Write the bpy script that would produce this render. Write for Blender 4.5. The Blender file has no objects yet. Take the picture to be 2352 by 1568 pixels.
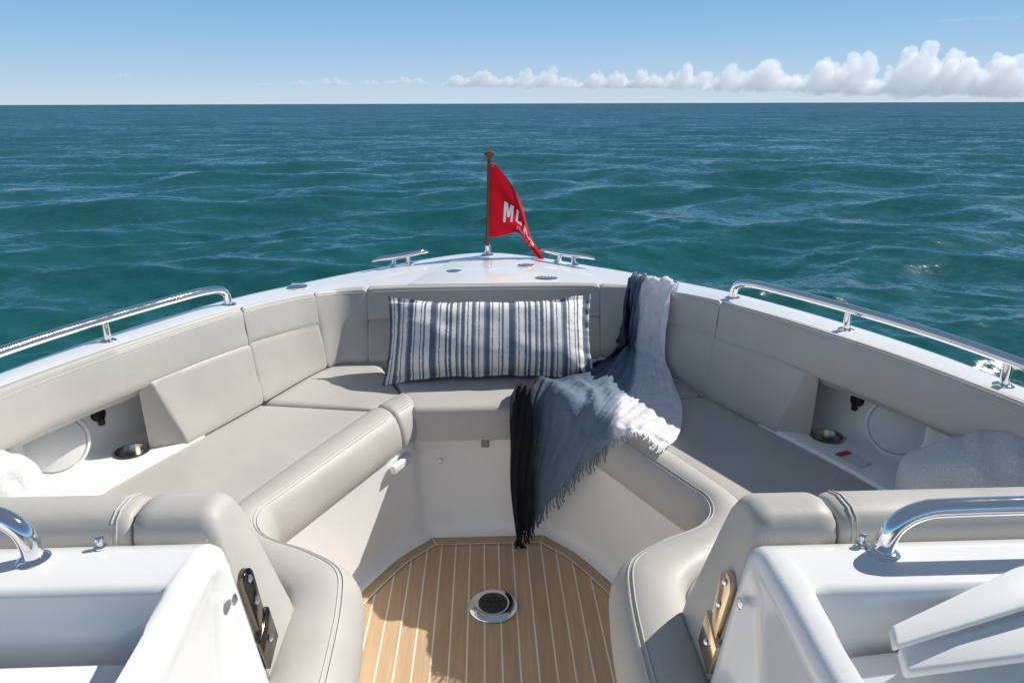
import bpy, bmesh, math, random
import numpy as np
from mathutils import Vector, Matrix, noise
random.seed(3); np.random.seed(3)
SC=bpy.context.scene; C=SC.collection
R=math.radians; PI=math.pi
V2=lambda x,y: Vector((x,y))
V3=lambda x,y,z: Vector((x,y,z))
# ---------------------------------------------------------------- measured camera
CAM=V3(.01,0,1.7); YAW=R(2.2); PITCH=R(19.2); ROLL=R(-.17); FPX=1568.
MR=Matrix.Rotation(-YAW,3,'Z')@Matrix.Rotation(PI/2-PITCH,3,'X')@Matrix.Rotation(ROLL,3,'Z')
def ray(u,v): return MR@Vector(((u-1176)/FPX,-(v-784)/FPX,-1))
def PZ(u,v,z): d=ray(u,v); return CAM+d*((z-CAM.z)/d.z)
def PY(u,v,y): d=ray(u,v); return CAM+d*((y-CAM.y)/d.y)
cd=bpy.data.cameras.new('camera'); co=bpy.data.objects.new('camera',cd); C.objects.link(co)
co.matrix_world=Matrix.Translation(CAM)@MR.to_4x4(); cd.lens=24; cd.sensor_width=36; cd.clip_start=.05; cd.clip_end=90000
SC.camera=co
# ---------------------------------------------------------------- light
SUN_AZ=R(64); SUN_EL=R(41)
w=bpy.data.worlds.new("World"); SC.world=w; w.use_nodes=True
nt=w.node_tree; nt.nodes.clear()
sky=nt.nodes.new('ShaderNodeTexSky'); sky.sky_type='NISHITA'; sky.sun_disc=False
sky.sun_elevation=SUN_EL; sky.sun_rotation=SUN_AZ; sky.altitude=0; sky.air_density=1.0; sky.dust_density=.4; sky.ozone_density=2.0
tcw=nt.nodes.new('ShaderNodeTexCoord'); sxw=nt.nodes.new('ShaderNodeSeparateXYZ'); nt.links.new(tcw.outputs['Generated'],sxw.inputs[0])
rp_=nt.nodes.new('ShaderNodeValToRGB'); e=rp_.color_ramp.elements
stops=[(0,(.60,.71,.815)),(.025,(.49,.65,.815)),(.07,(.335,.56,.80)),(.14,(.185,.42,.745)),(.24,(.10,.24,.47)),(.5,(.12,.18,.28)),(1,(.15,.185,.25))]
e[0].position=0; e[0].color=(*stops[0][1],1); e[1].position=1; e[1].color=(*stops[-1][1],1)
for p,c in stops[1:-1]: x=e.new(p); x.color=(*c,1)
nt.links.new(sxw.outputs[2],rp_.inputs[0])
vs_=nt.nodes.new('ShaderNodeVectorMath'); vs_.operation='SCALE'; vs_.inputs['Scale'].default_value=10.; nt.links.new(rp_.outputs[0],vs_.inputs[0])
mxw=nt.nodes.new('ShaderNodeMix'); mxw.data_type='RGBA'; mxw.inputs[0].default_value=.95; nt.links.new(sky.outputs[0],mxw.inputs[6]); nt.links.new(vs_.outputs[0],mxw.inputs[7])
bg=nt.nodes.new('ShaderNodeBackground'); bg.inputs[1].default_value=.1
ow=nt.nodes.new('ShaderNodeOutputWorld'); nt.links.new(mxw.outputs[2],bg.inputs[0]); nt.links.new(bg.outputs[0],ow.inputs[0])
sl=bpy.data.lights.new('sun','SUN'); sl.energy=5.0; sl.angle=R(.5); sl.color=(1,.955,.885)
so=bpy.data.objects.new('sun',sl); C.objects.link(so)
sd=V3(math.sin(SUN_AZ)*math.cos(SUN_EL),math.cos(SUN_AZ)*math.cos(SUN_EL),math.sin(SUN_EL))
so.rotation_euler=sd.to_track_quat('Z','Y').to_euler(); so.location=sd*50
SC.view_settings.view_transform='Standard'; SC.view_settings.look='None'; SC.view_settings.exposure=0
# ---------------------------------------------------------------- helpers
def mk(name,VF,mat,parent=None,smooth=True,ang=40,uv=None,recalc=True):
    V,Fc=VF[0],VF[1]
    V=[Vector(v) for v in V]
    org=V3(0,0,0)
    if parent is None:
        lo=Vector([min(v[i] for v in V) for i in range(3)]); hi=Vector([max(v[i] for v in V) for i in range(3)])
        org=V3((lo.x+hi.x)/2,(lo.y+hi.y)/2,lo.z); V=[v-org for v in V]
    me=bpy.data.meshes.new(name); me.from_pydata([tuple(v) for v in V],[],Fc)
    if recalc:
        bm=bmesh.new(); bm.from_mesh(me); bmesh.ops.recalc_face_normals(bm,faces=bm.faces); bm.to_mesh(me); bm.free()
    if uv is not None:
        ul=me.uv_layers.new(name='UVMap')
        for l in me.loops: ul.data[l.index].uv=uv[l.vertex_index]
    me.polygons.foreach_set('use_smooth',[smooth]*len(me.polygons))
    if smooth and ang: me.set_sharp_from_angle(angle=R(ang))
    me.materials.append(mat)
    o=bpy.data.objects.new(name,me); C.objects.link(o); o.location=org
    if parent is not None:
        o.parent=parent
        if parent.parent is None: o.matrix_parent_inverse=Matrix.Translation(-parent.location)
    return o
def tag(o,label=None,cat=None,group=None,kind=None):
    if label: o['label']=label
    if cat: o['category']=cat
    if group: o['group']=group
    if kind: o['kind']=kind
    return o
def thing(name,label,cat,loc=(0,0,0),group=None):
    o=bpy.data.objects.new(name,None); C.objects.link(o); o.location=loc; o.empty_display_size=.1
    return tag(o,label,cat,group)
def join(*L):
    V=[];F=[]
    for v,f in L:
        n=len(V); V+=list(v); F+=[[i+n for i in q] for q in f]
    return V,F
def loft(rings,closed=True,caps=True):
    m=len(rings[0]); V=[p for r in rings for p in r]; F=[]
    for i in range(len(rings)-1):
        for j in range(m if closed else m-1):
            k=(j+1)%m; F.append([i*m+j,i*m+k,(i+1)*m+k,(i+1)*m+j])
    if caps and closed:
        F.append(list(range(m))); F.append([(len(rings)-1)*m+j for j in range(m)])
    return V,F
def tube(path,r,n=12):
    path=[Vector(p) for p in path]; rings=[]; N=None
    for i,p in enumerate(path):
        t=(path[min(i+1,len(path)-1)]-path[max(i-1,0)])
        if t.length<1e-9: t=V3(0,0,1)
        t.normalize()
        if N is None:
            a=V3(0,0,1) if abs(t.z)<.9 else V3(1,0,0); N=(a-t*a.dot(t)).normalized()
        else:
            N=(N-t*N.dot(t)).normalized()
        B=t.cross(N); rr=r[i] if isinstance(r,(list,tuple)) else r
        rings.append([p+(N*math.cos(2*PI*k/n)+B*math.sin(2*PI*k/n))*rr for k in range(n)])
    return loft(rings)
def lathe(prof,c,axis=(0,0,1),n=36,sx=1,sy=1):
    q=Vector(axis).normalized().to_track_quat('Z','Y'); c=Vector(c)
    rings=[[c+q@V3(r*sx*math.cos(2*PI*k/n),r*sy*math.sin(2*PI*k/n),h) for k in range(n)] for r,h in prof]
    return loft(rings)
def box(c,size,bev=.004,rot=None,seg=3):
    bm=bmesh.new(); bmesh.ops.create_cube(bm,size=1)
    bmesh.ops.scale(bm,vec=size,verts=bm.verts)
    if bev: bmesh.ops.bevel(bm,geom=list(bm.edges),offset=bev,segments=seg,profile=.5,affect='EDGES')
    bm.verts.index_update(); c=Vector(c)
    V=[(rot@v.co if rot else v.co.copy())+c for v in bm.verts]; F=[[v.index for v in f.verts] for f in bm.faces]; bm.free()
    return V,F
def prism(pts,d,bev=.003,seg=2,ang=.6):
    """pts: coplanar outline in 3-D, extruded along vector d, edges bevelled"""
    bm=bmesh.new(); vs=[bm.verts.new(p) for p in pts]; f=bm.faces.new(vs)
    r=bmesh.ops.extrude_face_region(bm,geom=[f]); nv=[g for g in r['geom'] if isinstance(g,bmesh.types.BMVert)]
    bmesh.ops.translate(bm,vec=d,verts=nv); bmesh.ops.recalc_face_normals(bm,faces=bm.faces)
    if bev: bmesh.ops.bevel(bm,geom=[e for e in bm.edges if e.calc_face_angle(0)>ang],offset=bev,segments=seg,profile=.5,affect='EDGES')
    bm.verts.index_update(); V=[v.co.copy() for v in bm.verts]; F=[[v.index for v in f.verts] for f in bm.faces]; bm.free()
    return V,F
def CR(pts):
    n=len(pts)
    def f(s):
        i=min(max(int(math.floor(s)),0),n-2); t=s-i
        p1=pts[i];p2=pts[i+1]; p0=pts[i-1] if i>0 else p1*2-p2; p3=pts[i+2] if i+2<n else p2*2-p1
        return .5*((2*p1)+(p2-p0)*t+(2*p0-5*p1+4*p2-p3)*t*t+(3*p1-p0-3*p2+p3)*t**3)
    return f
def smooth_path(pts,k=8):
    f=CR([Vector(p) for p in pts]); n=(len(pts)-1)*k
    return [f(i/k) for i in range(n+1)]
def sym(half):
    full=[V2(-x,y) for x,y in reversed(half[1:])]+[V2(x,y) for x,y in half]; N=len(half)-1; f=CR(full)
    return lambda s: f(s+N)
def cluster(n,e):
    e=min(e,.45); a=[0,.06*e,.2*e,.42*e,.7*e]
    return a+[e+(1-2*e)*i/n for i in range(n+1)]+[1-x for x in reversed(a)]
def rf(d,r):
    return 1. if d>=r else math.sqrt(max(0,1-(1-d/r)**2))
# ---------------------------------------------------------------- materials
def newmat(name):
    m=bpy.data.materials.new(name); m.use_nodes=True; t=m.node_tree; b=t.nodes['Principled BSDF']
    return m,t,b
def nd(t,typ,**kw):
    n=t.nodes.new(typ)
    for k,v in kw.items(): setattr(n,k,v)
    return n
def pbr(name,col,rough=.5,metal=0,var=0,vs=4,bump=0,bs=300,bump2=0,bs2=8,coat=0,stretch=(1,1,1),rvar=0,spec=.5,trans=0):
    m,t,b=newmat(name); L=t.links.new
    b.inputs['Base Color'].default_value=(*col,1); b.inputs['Roughness'].default_value=rough; b.inputs['Metallic'].default_value=metal
    b.inputs['Coat Weight'].default_value=coat; b.inputs['Coat Roughness'].default_value=.05; b.inputs['Specular IOR Level'].default_value=spec
    tc=nd(t,'ShaderNodeTexCoord'); mp=nd(t,'ShaderNodeMapping'); mp.inputs['Scale'].default_value=stretch; L(tc.outputs['Object'],mp.inputs[0])
    if var or rvar:
        n=nd(t,'ShaderNodeTexNoise'); n.inputs['Scale'].default_value=vs; n.inputs['Detail'].default_value=6; L(mp.outputs[0],n.inputs['Vector'])
        if var:
            r=nd(t,'ShaderNodeMapRange'); r.inputs[1].default_value=.25; r.inputs[2].default_value=.75; r.inputs[3].default_value=1-var; r.inputs[4].default_value=1+var; L(n.outputs[0],r.inputs[0])
            mx=nd(t,'ShaderNodeMix',data_type='RGBA',blend_type='MULTIPLY'); mx.inputs[0].default_value=1; mx.inputs[6].default_value=(*col,1); L(r.outputs[0],mx.inputs[7]); L(mx.outputs[2],b.inputs['Base Color'])
        if rvar:
            r=nd(t,'ShaderNodeMapRange'); r.inputs[1].default_value=.3; r.inputs[2].default_value=.7; r.inputs[3].default_value=rough-rvar; r.inputs[4].default_value=rough+rvar; L(n.outputs[0],r.inputs[0]); L(r.outputs[0],b.inputs['Roughness'])
    prev=None
    for st,sc,dist in ((bump,bs,.001),(bump2,bs2,.01)):
        if st:
            n=nd(t,'ShaderNodeTexNoise'); n.inputs['Scale'].default_value=sc; n.inputs['Detail'].default_value=4; L(mp.outputs[0],n.inputs['Vector'])
            bp=nd(t,'ShaderNodeBump'); bp.inputs['Strength'].default_value=st; bp.inputs['Distance'].default_value=dist; L(n.outputs[0],bp.inputs['Height'])
            if prev: L(prev.outputs[0],bp.inputs['Normal'])
            prev=bp
    if prev: L(prev.outputs[0],b.inputs['Normal'])
    if trans:
        tl=nd(t,'ShaderNodeBsdfTranslucent'); tl.inputs[0].default_value=(*col,1); mx=nd(t,'ShaderNodeMixShader'); mx.inputs[0].default_value=trans
        L(b.outputs[0],mx.inputs[1]); L(tl.outputs[0],mx.inputs[2]); L(mx.outputs[0],t.nodes['Material Output'].inputs[0])
    return m
VINYL=pbr('vinyl upholstery',(.50,.48,.445),.48,var=.06,vs=5,bump=.4,bs=420,bump2=.32,bs2=7,rvar=.06,spec=.35)
STITCH=pbr('stitch thread',(.60,.585,.555),.7,var=.2,vs=300)
GEL=pbr('white gelcoat',(.84,.84,.83),.16,var=.02,vs=3,coat=.4,bump2=.03,bs2=5)
LINER=pbr('white gelcoat liner',(.91,.905,.89),.28,var=.02,vs=3,coat=.2,bump2=.03,bs2=5)
CHROME=pbr('polished stainless',(.86,.86,.86),.07,1,rvar=.03,vs=30)
HINGEL=pbr('hinge plate tinted as dark reflection',(.16,.135,.115),.14,1,rvar=.03,vs=20)  # left stainless plate: dark mirrored surroundings put into the base colour
HINGER=pbr('hinge plate tinted as warm reflection',(.78,.62,.42),.16,1,rvar=.03,vs=20)  # right stainless plate: beige reflection put into the base colour
DARKCHROME=pbr('brushed stainless well',(.45,.42,.38),.25,1,var=.15,vs=90,stretch=(1,1,.05))
BLACK=pbr('black plastic',(.012,.012,.013),.4,bump=.2,bs=300)
DGREY=pbr('dark grey plastic',(.035,.035,.038),.45,bump=.2,bs=300)
GREYPL=pbr('grey groove',(.25,.25,.25),.6)
VARN=pbr('varnished mahogany',(.19,.055,.019),.18,var=.35,vs=30,stretch=(1,1,.08),coat=.5)
GRILLE=pbr('speaker grille',(.70,.70,.70),.5,var=.12,vs=420)
TEAKB=pbr('teak margin plank',(.50,.345,.205),.55,var=.14,vs=28,stretch=(1,1,1),bump=.3,bs=90)
CAULK=pbr('pale deck caulking',(.80,.75,.61),.6,var=.08,vs=40)
def teak():
    m,t,b=newmat('teak planking'); L=t.links.new
    tc=nd(t,'ShaderNodeTexCoord'); sx=nd(t,'ShaderNodeSeparateXYZ'); L(tc.outputs['Object'],sx.inputs[0])
    dv=nd(t,'ShaderNodeMath',operation='MULTIPLY_ADD'); L(sx.outputs[0],dv.inputs[0]); dv.inputs[1].default_value=1/.0575; dv.inputs[2].default_value=100.3
    fr=nd(t,'ShaderNodeMath',operation='FRACT'); L(dv.outputs[0],fr.inputs[0])
    lt=nd(t,'ShaderNodeMath',operation='LESS_THAN'); L(fr.outputs[0],lt.inputs[0]); lt.inputs[1].default_value=.09
    fl=nd(t,'ShaderNodeMath',operation='FLOOR'); L(dv.outputs[0],fl.inputs[0])
    wn=nd(t,'ShaderNodeTexWhiteNoise',noise_dimensions='1D'); L(fl.outputs[0],wn.inputs['W'])
    mp=nd(t,'ShaderNodeMapping'); mp.inputs['Scale'].default_value=(70,5,1); L(tc.outputs['Object'],mp.inputs[0])
    ns=nd(t,'ShaderNodeTexNoise'); ns.noise_dimensions='4D'; ns.inputs['Scale'].default_value=1; ns.inputs['Detail'].default_value=8; ns.inputs['Roughness'].default_value=.65; L(mp.outputs[0],ns.inputs['Vector']); L(fl.outputs[0],ns.inputs['W'])
    cr=nd(t,'ShaderNodeValToRGB'); e=cr.color_ramp.elements; e[0].position=.25; e[0].color=(.45,.295,.17,1); e[1].position=.75; e[1].color=(.60,.42,.265,1); L(ns.outputs[0],cr.inputs[0])
    mr=nd(t,'ShaderNodeMapRange'); mr.inputs[3].default_value=.92; mr.inputs[4].default_value=1.07; L(wn.outputs[0],mr.inputs[0])
    mu=nd(t,'ShaderNodeMix',data_type='RGBA',blend_type='MULTIPLY'); mu.inputs[0].default_value=1; L(cr.outputs[0],mu.inputs[6]); L(mr.outputs[0],mu.inputs[7])
    mx=nd(t,'ShaderNodeMix',data_type='RGBA'); L(lt.outputs[0],mx.inputs[0]); L(mu.outputs[2],mx.inputs[6]); mx.inputs[7].default_value=(.80,.75,.61,1)
    L(mx.outputs[2],b.inputs['Base Color']); b.inputs['Roughness'].default_value=.55
    bp=nd(t,'ShaderNodeBump'); bp.inputs['Strength'].default_value=.2; bp.inputs['Distance'].default_value=.001; L(ns.outputs[0],bp.inputs['Height']); L(bp.outputs[0],b.inputs['Normal'])
    return m
TEAK=teak()
# ---------------------------------------------------------------- sea
def sea():
    h0=-.75; inv=np.linspace(1/2.6,1/500,430); rr=1/inv
    rr=np.concatenate([rr,np.geomspace(540,60000,40)])
    az=np.concatenate([np.linspace(R(-64),R(64),640),np.linspace(R(64),R(296),60)[1:]]); na=len(az)
    A,Rr=np.meshgrid(az,rr); X=Rr*np.sin(A); Y=Rr*np.cos(A); Z=np.zeros_like(X); DX=np.zeros_like(X); DY=np.zeros_like(X)
    daz=np.gradient(az)[None,:]
    dr=np.gradient(rr)[:,None]*np.ones_like(X); dr=np.maximum(dr,Rr*daz)
    rng=np.random.RandomState(11)
    for i in range(80):
        lam=.36*(7/.36)**(rng.rand()**1.0); th=R(-20)+rng.randn()*R(36); k=2*PI/lam
        sl_=.033 if lam<2 else .030
        a=sl_/k*(.7+.6*rng.rand()); kx,ky=k*math.sin(th),k*math.cos(th); ph=rng.rand()*6.28
        fade=np.clip((lam/dr-2.0)/2.5,0,1)
        arg=kx*X+ky*Y+ph; Z+=a*np.cos(arg)*fade; s=a*np.sin(arg)*fade; DX-=math.sin(th)*s*.9; DY-=math.cos(th)*s*.9
    V=np.stack([X+DX,Y+DY,Z+h0],-1).reshape(-1,3); nr=len(rr)
    idx=np.arange(nr*na).reshape(nr,na); Fq=np.stack([idx[:-1,:-1],idx[:-1,1:],idx[1:,1:],idx[1:,:-1]],-1).reshape(-1,4)
    me=bpy.data.meshes.new('water'); me.vertices.add(len(V)); me.vertices.foreach_set('co',V.ravel())
    me.loops.add(Fq.size); me.loops.foreach_set('vertex_index',Fq.ravel().astype(np.int32)); me.polygons.add(len(Fq))
    me.polygons.foreach_set('loop_start',np.arange(0,Fq.size,4,dtype=np.int32)); me.update(); me.validate()
    me.flip_normals() if me.polygons[0].normal.z<0 else None
    me.polygons.foreach_set('use_smooth',[True]*len(me.polygons))
    m,t,b=newmat('sea water'); L=t.links.new; t.nodes.remove(b)
    tc=nd(t,'ShaderNodeTexCoord')
    n0=nd(t,'ShaderNodeTexNoise'); n0.inputs['Scale'].default_value=.03; n0.inputs['Detail'].default_value=3; L(tc.outputs['Object'],n0.inputs['Vector'])
    cr=nd(t,'ShaderNodeValToRGB'); e=cr.color_ramp.elements; e[0].position=.3; e[0].color=(.008,.084,.094,1); e[1].position=.7; e[1].color=(.014,.110,.110,1); L(n0.outputs[0],cr.inputs[0])
    # wavelets as a slope field (a vector noise), so that they hold at any distance
    geo=nd(t,'ShaderNodeNewGeometry'); acc=geo.outputs['Normal']
    for sc,k,sv in ((.06,.08,(.45,1,1)),(.30,.19,(.5,1,1)),(1.3,.30,(.6,1,1)),(4.2,.36,(.7,1,1)),(11.,.32,(.8,1,1)),(30.,.18,(1,1,1))):
        mp=nd(t,'ShaderNodeMapping'); mp.inputs['Scale'].default_value=sv; mp.inputs['Rotation'].default_value=(0,0,R(-18)); L(tc.outputs['Object'],mp.inputs[0])
        n=nd(t,'ShaderNodeTexNoise'); n.inputs['Scale'].default_value=sc; n.inputs['Detail'].default_value=1; n.inputs['Distortion'].default_value=.2; L(mp.outputs[0],n.inputs['Vector'])
        su=nd(t,'ShaderNodeVectorMath',operation='SUBTRACT'); L(n.outputs['Color'],su.inputs[0]); su.inputs[1].default_value=(.5,.5,.5)
        ml=nd(t,'ShaderNodeVectorMath',operation='MULTIPLY'); L(su.outputs[0],ml.inputs[0]); ml.inputs[1].default_value=(k*.8,k,0)
        ad=nd(t,'ShaderNodeVectorMath',operation='ADD'); L(acc,ad.inputs[0]); L(ml.outputs[0],ad.inputs[1]); acc=ad.outputs[0]
    # far off only wave faces leaning towards the boat stay in sight: lean the mean slope that way with distance
    ln=nd(t,'ShaderNodeVectorMath',operation='LENGTH'); L(tc.outputs['Object'],ln.inputs[0])
    mr=nd(t,'ShaderNodeMapRange',interpolation_type='SMOOTHSTEP'); mr.inputs[1].default_value=5; mr.inputs[2].default_value=60; mr.inputs[3].default_value=-.04; mr.inputs[4].default_value=-.14; L(ln.outputs['Value'],mr.inputs[0])
    nz=nd(t,'ShaderNodeVectorMath',operation='NORMALIZE'); L(tc.outputs['Object'],nz.inputs[0])
    sc_=nd(t,'ShaderNodeVectorMath',operation='SCALE'); L(nz.outputs[0],sc_.inputs[0]); L(mr.outputs[0],sc_.inputs['Scale'])
    ad=nd(t,'ShaderNodeVectorMath',operation='ADD'); L(acc,ad.inputs[0]); L(sc_.outputs[0],ad.inputs[1]); acc=ad.outputs[0]
    no=nd(t,'ShaderNodeVectorMath',operation='NORMALIZE'); L(acc,no.inputs[0])
    df=nd(t,'ShaderNodeBsdfDiffuse'); L(cr.outputs[0],df.inputs[0]); L(no.outputs[0],df.inputs['Normal'])
    gl=nd(t,'ShaderNodeBsdfGlossy'); gl.inputs['Color'].default_value=(.70,.77,.84,1); gl.inputs['Roughness'].default_value=.15; L(no.outputs[0],gl.inputs['Normal'])
    fr=nd(t,'ShaderNodeFresnel'); fr.inputs['IOR'].default_value=1.33; L(no.outputs[0],fr.inputs['Normal'])
    mx=nd(t,'ShaderNodeMixShader'); L(fr.outputs[0],mx.inputs[0]); L(df.outputs[0],mx.inputs[1]); L(gl.outputs[0],mx.inputs[2]); L(mx.outputs[0],t.nodes['Material Output'].inputs[0])
    me.materials.append(m); o=bpy.data.objects.new('water',me); C.objects.link(o); tag(o,'open teal green sea with small waves','sea',kind='structure')
sea()
# ---------------------------------------------------------------- boat plan curves
def sms(a,b,x): t=min(1,max(0,(x-a)/(b-a))); return t*t*(3-2*t)
def hh_(s): return sms(1.2,3.6,abs(s))
def off(s): return .07*hh_(s)
TOP0=sym([(0,3.13),(.535,3.10),(.77,2.98),(1.02,2.757),(1.287,2.31),(1.455,1.94),(1.58,1.5),(1.65,1.0),(1.70,-.5),(1.70,-3)])
BOT=sym([(0,2.93),(.53,2.925),(.705,2.87),(.875,2.50),(1.03,2.16),(1.17,1.85),(1.30,1.45),(1.38,1.0),(1.44,-.5),(1.44,-3)])
GUN0=sym([(0,3.84),(.60,3.47),(.95,3.17),(1.16,2.93),(1.40,2.52),(1.58,2.07),(1.68,1.55),(1.74,1.0),(1.80,-.5),(1.80,-3)])
TOP=lambda s: TOP0(s)*((.795-off(s))/.795)
GUN=lambda s: GUN0(s)*((.815-off(s))/.815)
def sheer(s): return .885+.018*math.exp(-(s/1.3)**2)+off(s)
def zm(s,z): return z if z<=.589 else .589+(z-.589)*(1+off(s)/.317)
def PF(s,g,z):
    """backrest section: fraction g across, height z; the panel seam climbs where the coaming is higher"""
    h=hh_(s)
    if .74<z<.80 and g>.2: g,z=(g-.10*h if g>.5 else g),z+.026*h
    elif .80<=z<.85: g,z=g-.05*h,z+.016*h
    p=TOP(s); p=p+(BOT(s)-p)*g
    return V3(p.x,p.y,zm(s,z))
IN=CR([V2(*p) for p in [(.26,2.42),(.335,2.28),(.56,1.84),(.615,1.72),(.57,1.62),(.42,1.545),(.33,1.47),(.30,1.35),(.285,1.15),(.28,.9)]])
OU=CR([V2(*p) for p in [(.34,2.56),(.46,2.37),(.69,1.87),(.75,1.68),(.70,1.54),(.58,1.44),(.49,1.36),(.465,1.25),(.46,1.1),(.46,.9)]])
FL=CR([V2(*p) for p in [(.25,2.455),(.415,2.27),(.62,1.88),(.66,1.72),(.62,1.6),(.46,1.53),(.38,1.46),(.35,1.35),(.335,1.15),(.33,.9)]])
boat=thing('boat','white motor boat bow with grey upholstered seating and teak floor','boat')
# hull and deck
SS=[-9+18*i/216 for i in range(217)]
rows=[]
for s in SS:
    g=GUN(s); t=TOP(s); z=sheer(s); dirn=(g-t).normalized(); ring=[]
    for f,dz in ((1.,1.75),(.6,1.1),(.25,.6),(-.06,.22)):
        p=V2(g.x*(1-.2*f),g.y-.7*f*max(0,g.y)/3.84); ring.append(V3(p.x,p.y,z-dz))
    for o_,dz in ((.025,.075),(.032,.06),(.025,.045),(.012,.035),(.010,.018),(.004,.005)):
        p=g+dirn*o_; ring.append(V3(p.x,p.y,z-dz))
    for k in (.03,.12,.3,.5,.7,.9):
        p=g.lerp(t,k); ring.append(V3(p.x,p.y,z+.006*math.sin(PI*k)))
    p=t; ring.append(V3(p.x,p.y,z)); 
    p=t-dirn*.012; ring.append(V3(p.x,p.y,z-.012)); ring.append(V3(p.x,p.y,z-.07))
    if abs(s)>6.6: ring.append(V3(p.x,p.y,.0))
    else: ring.append(V3(p.x,p.y,z-.075))
    rows.append(ring)
mk('hull',loft(rows,closed=False),GEL,boat)
# anchor hatch: a lid nearly flush with the bow deck
hz=sheer(0)+.0065
mk('hatch',prism([V3(-.355,3.09,hz-.010),V3(-.17,3.60,hz-.010),V3(.17,3.60,hz-.010),V3(.355,3.09,hz-.010)],V3(0,0,.0115),.0015),GEL,boat)
# seat base panel
rows=[]
ss=[9-9*i/90 for i in range(91)]
pth=[(-1,s) for s in ss]+[(1,s) for s in reversed(ss)]
for sx,s in pth:
    i_=IN(s).lerp(OU(s),.14); f_=FL(s)
    tg=(FL(min(s+.02,9))-FL(max(s-.02,0))).normalized(); nin=V2(-tg.y,tg.x)
    if nin.x>0: nin=-nin
    if s<.25: nin=(nin*s/.25+V2(-.35,-.94)*(1-s/.25)).normalized()
    ring=[V3(i_.x,i_.y+(.02 if s<.3 else 0),.47)]
    for o_,z in ((0,.08),(.004,.045),(.012,.022),(.026,.008),(.045,.0045)):
        p=f_+nin*o_; ring.append(V3(p.x,p.y,z))
    rows.append([V3(p.x*sx,p.y,p.z) for p in ring])
mk('seat_base',loft(rows,closed=False),LINER,boat,ang=60)
# floor
mk('floor',([V3(-1.6,-3,0),V3(1.6,-3,0),V3(1.6,.9,0),V3(.8,.9,0),V3(.8,2.5,0),V3(-.8,2.5,0),V3(-.8,.9,0),V3(-1.6,.9,0)],[[0,1,2,3,6,7],[6,3,4,5]]),TEAK,boat,smooth=False)
def strip(o0,o1,z,smax=3.2):
    pts=[]
    for i in range(1,61):
        s=smax*i/60
        f_=FL(s); tg=(FL(min(s+.02,9))-FL(max(s-.02,0))).normalized(); n_=V2(-tg.y,tg.x)
        if n_.x>0: n_=-n_
        pts.append((f_+n_*o0,f_+n_*o1))
    yl0=2.455-o0; yl1=2.455-o1
    pts=[(a,b) for a,b in pts if b.y<yl1 and a.y<yl0]
    def hit(k,yl):
        a,b=pts[0][k],pts[3][k]; t=(yl-a.y)/(b.y-a.y); return a+(b-a)*t
    pts=[(hit(0,yl0),hit(1,yl1))]+pts
    full=[(V2(-a.x,a.y),V2(-b.x,b.y)) for a,b in reversed(pts)]+pts
    V=[];F=[]
    for a,b in full: V+=[V3(a.x,a.y,z),V3(b.x,b.y,z)]
    for i in range(len(full)-1): F.append([2*i,2*i+1,2*i+3,2*i+2])
    return V,F,pts[0]
v,f,c0=strip(.0,.085,.003); mk('margin_plank',(v,f),TEAKB,boat,smooth=False)
v,f,c1=strip(.085,.0905,.0042)
L_=[(v,f)]
for sx in (-1,1):
    a,b=c0; d=(b-a).normalized(); n=V2(-d.y,d.x)*.0025
    q=[a+n,b+n,b-n,a-n]; L_.append(([V3(p.x*sx,p.y,.0046) for p in q],[[0,1,2,3]]))
mk('caulking',join(*L_),CAULK,boat,smooth=False)
# table socket in the floor
tx,ty=.016,2.0
sk=mk('table_socket',lathe([(.0,.004),(.086,.004),(.088,.006),(.085,.010),(.07,.014),(.054,.016),(.052,.0155),(.0,.0145)],(tx,ty,0)),CHROME,boat)
mk('socket_insert',join(lathe([(.0,.0150),(.05,.0155),(.052,.018),(.047,.0195),(.042,.0195),(.040,.0165),(0,.0165)],(tx,ty,0)),
  *[box((tx+a,ty+b,.0170),(.020,.020,.004),.0035) for a in (-.0145,.0145) for b in (-.0145,.0145)]),DGREY,sk)
# ---------------------------------------------------------------- cushions: backrests
PR=[(.02,.60),(0,.70),(0,.86),(.03,.893),(.10,.907),(.26,.909),(.36,.902),(.41,.880),(.50,.835),(.595,.787)]
GR=[(.605,.776),(.560,.768),(.615,.760)]
LO=[(.66,.745),(.80,.690),(.94,.632),(.99,.610),(1.0,.597),(.97,.589),(.5,.589)]
P_FULL=PR+GR+LO
P_PLAIN=PR+LO
P_BAND=[(0,.75),(0,.86),(.03,.893),(.10,.907),(.26,.909),(.36,.902),(.41,.880),(.50,.835),(.595,.787),(.61,.774),(.60,.762),(.55,.754),(.3,.75)]
P_LOW=[(.25,.589),(.25,.745),(.40,.760),(.59,.765),(.655,.761),(.69,.748),(.82,.690),(.96,.632),(1.01,.610),(1.02,.597),(.99,.589),(.6,.589)]
def back(sx,s0,s1,prof,n=24,r=.018):
    L=sum(((BOT(s0+(s1-s0)*(i+1)/10)+TOP(s0+(s1-s0)*(i+1)/10))-(BOT(s0+(s1-s0)*i/10)+TOP(s0+(s1-s0)*i/10))).length/2 for i in range(10))
    rings=[]
    for t in cluster(n,r/L):
        s=s0+(s1-s0)*t; d=min(t,1-t)*L; ins=r*(1-rf(d,r))
        pts=[]
        for g,z in prof:
            p=PF(s,g,z); pts.append(V3(p.x*sx,p.y,p.z))
        c=sum(pts,V3(0,0,0))/len(pts)
        rings.append([p+(c-p).normalized()*min(ins*.9,.8*(c-p).length) for p in pts])
    return loft(rings)
def seamline(sx,s0,s1,g,z,r=.0015,n=40):
    P=[PF(s,g,z) for s in [s0+(s1-s0)*(.03+.94*i/n) for i in range(n+1)]]
    return tube([V3(p.x*sx,p.y,p.z) for p in P],r,6)
G1='backrest cushions around the bow seat'
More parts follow.
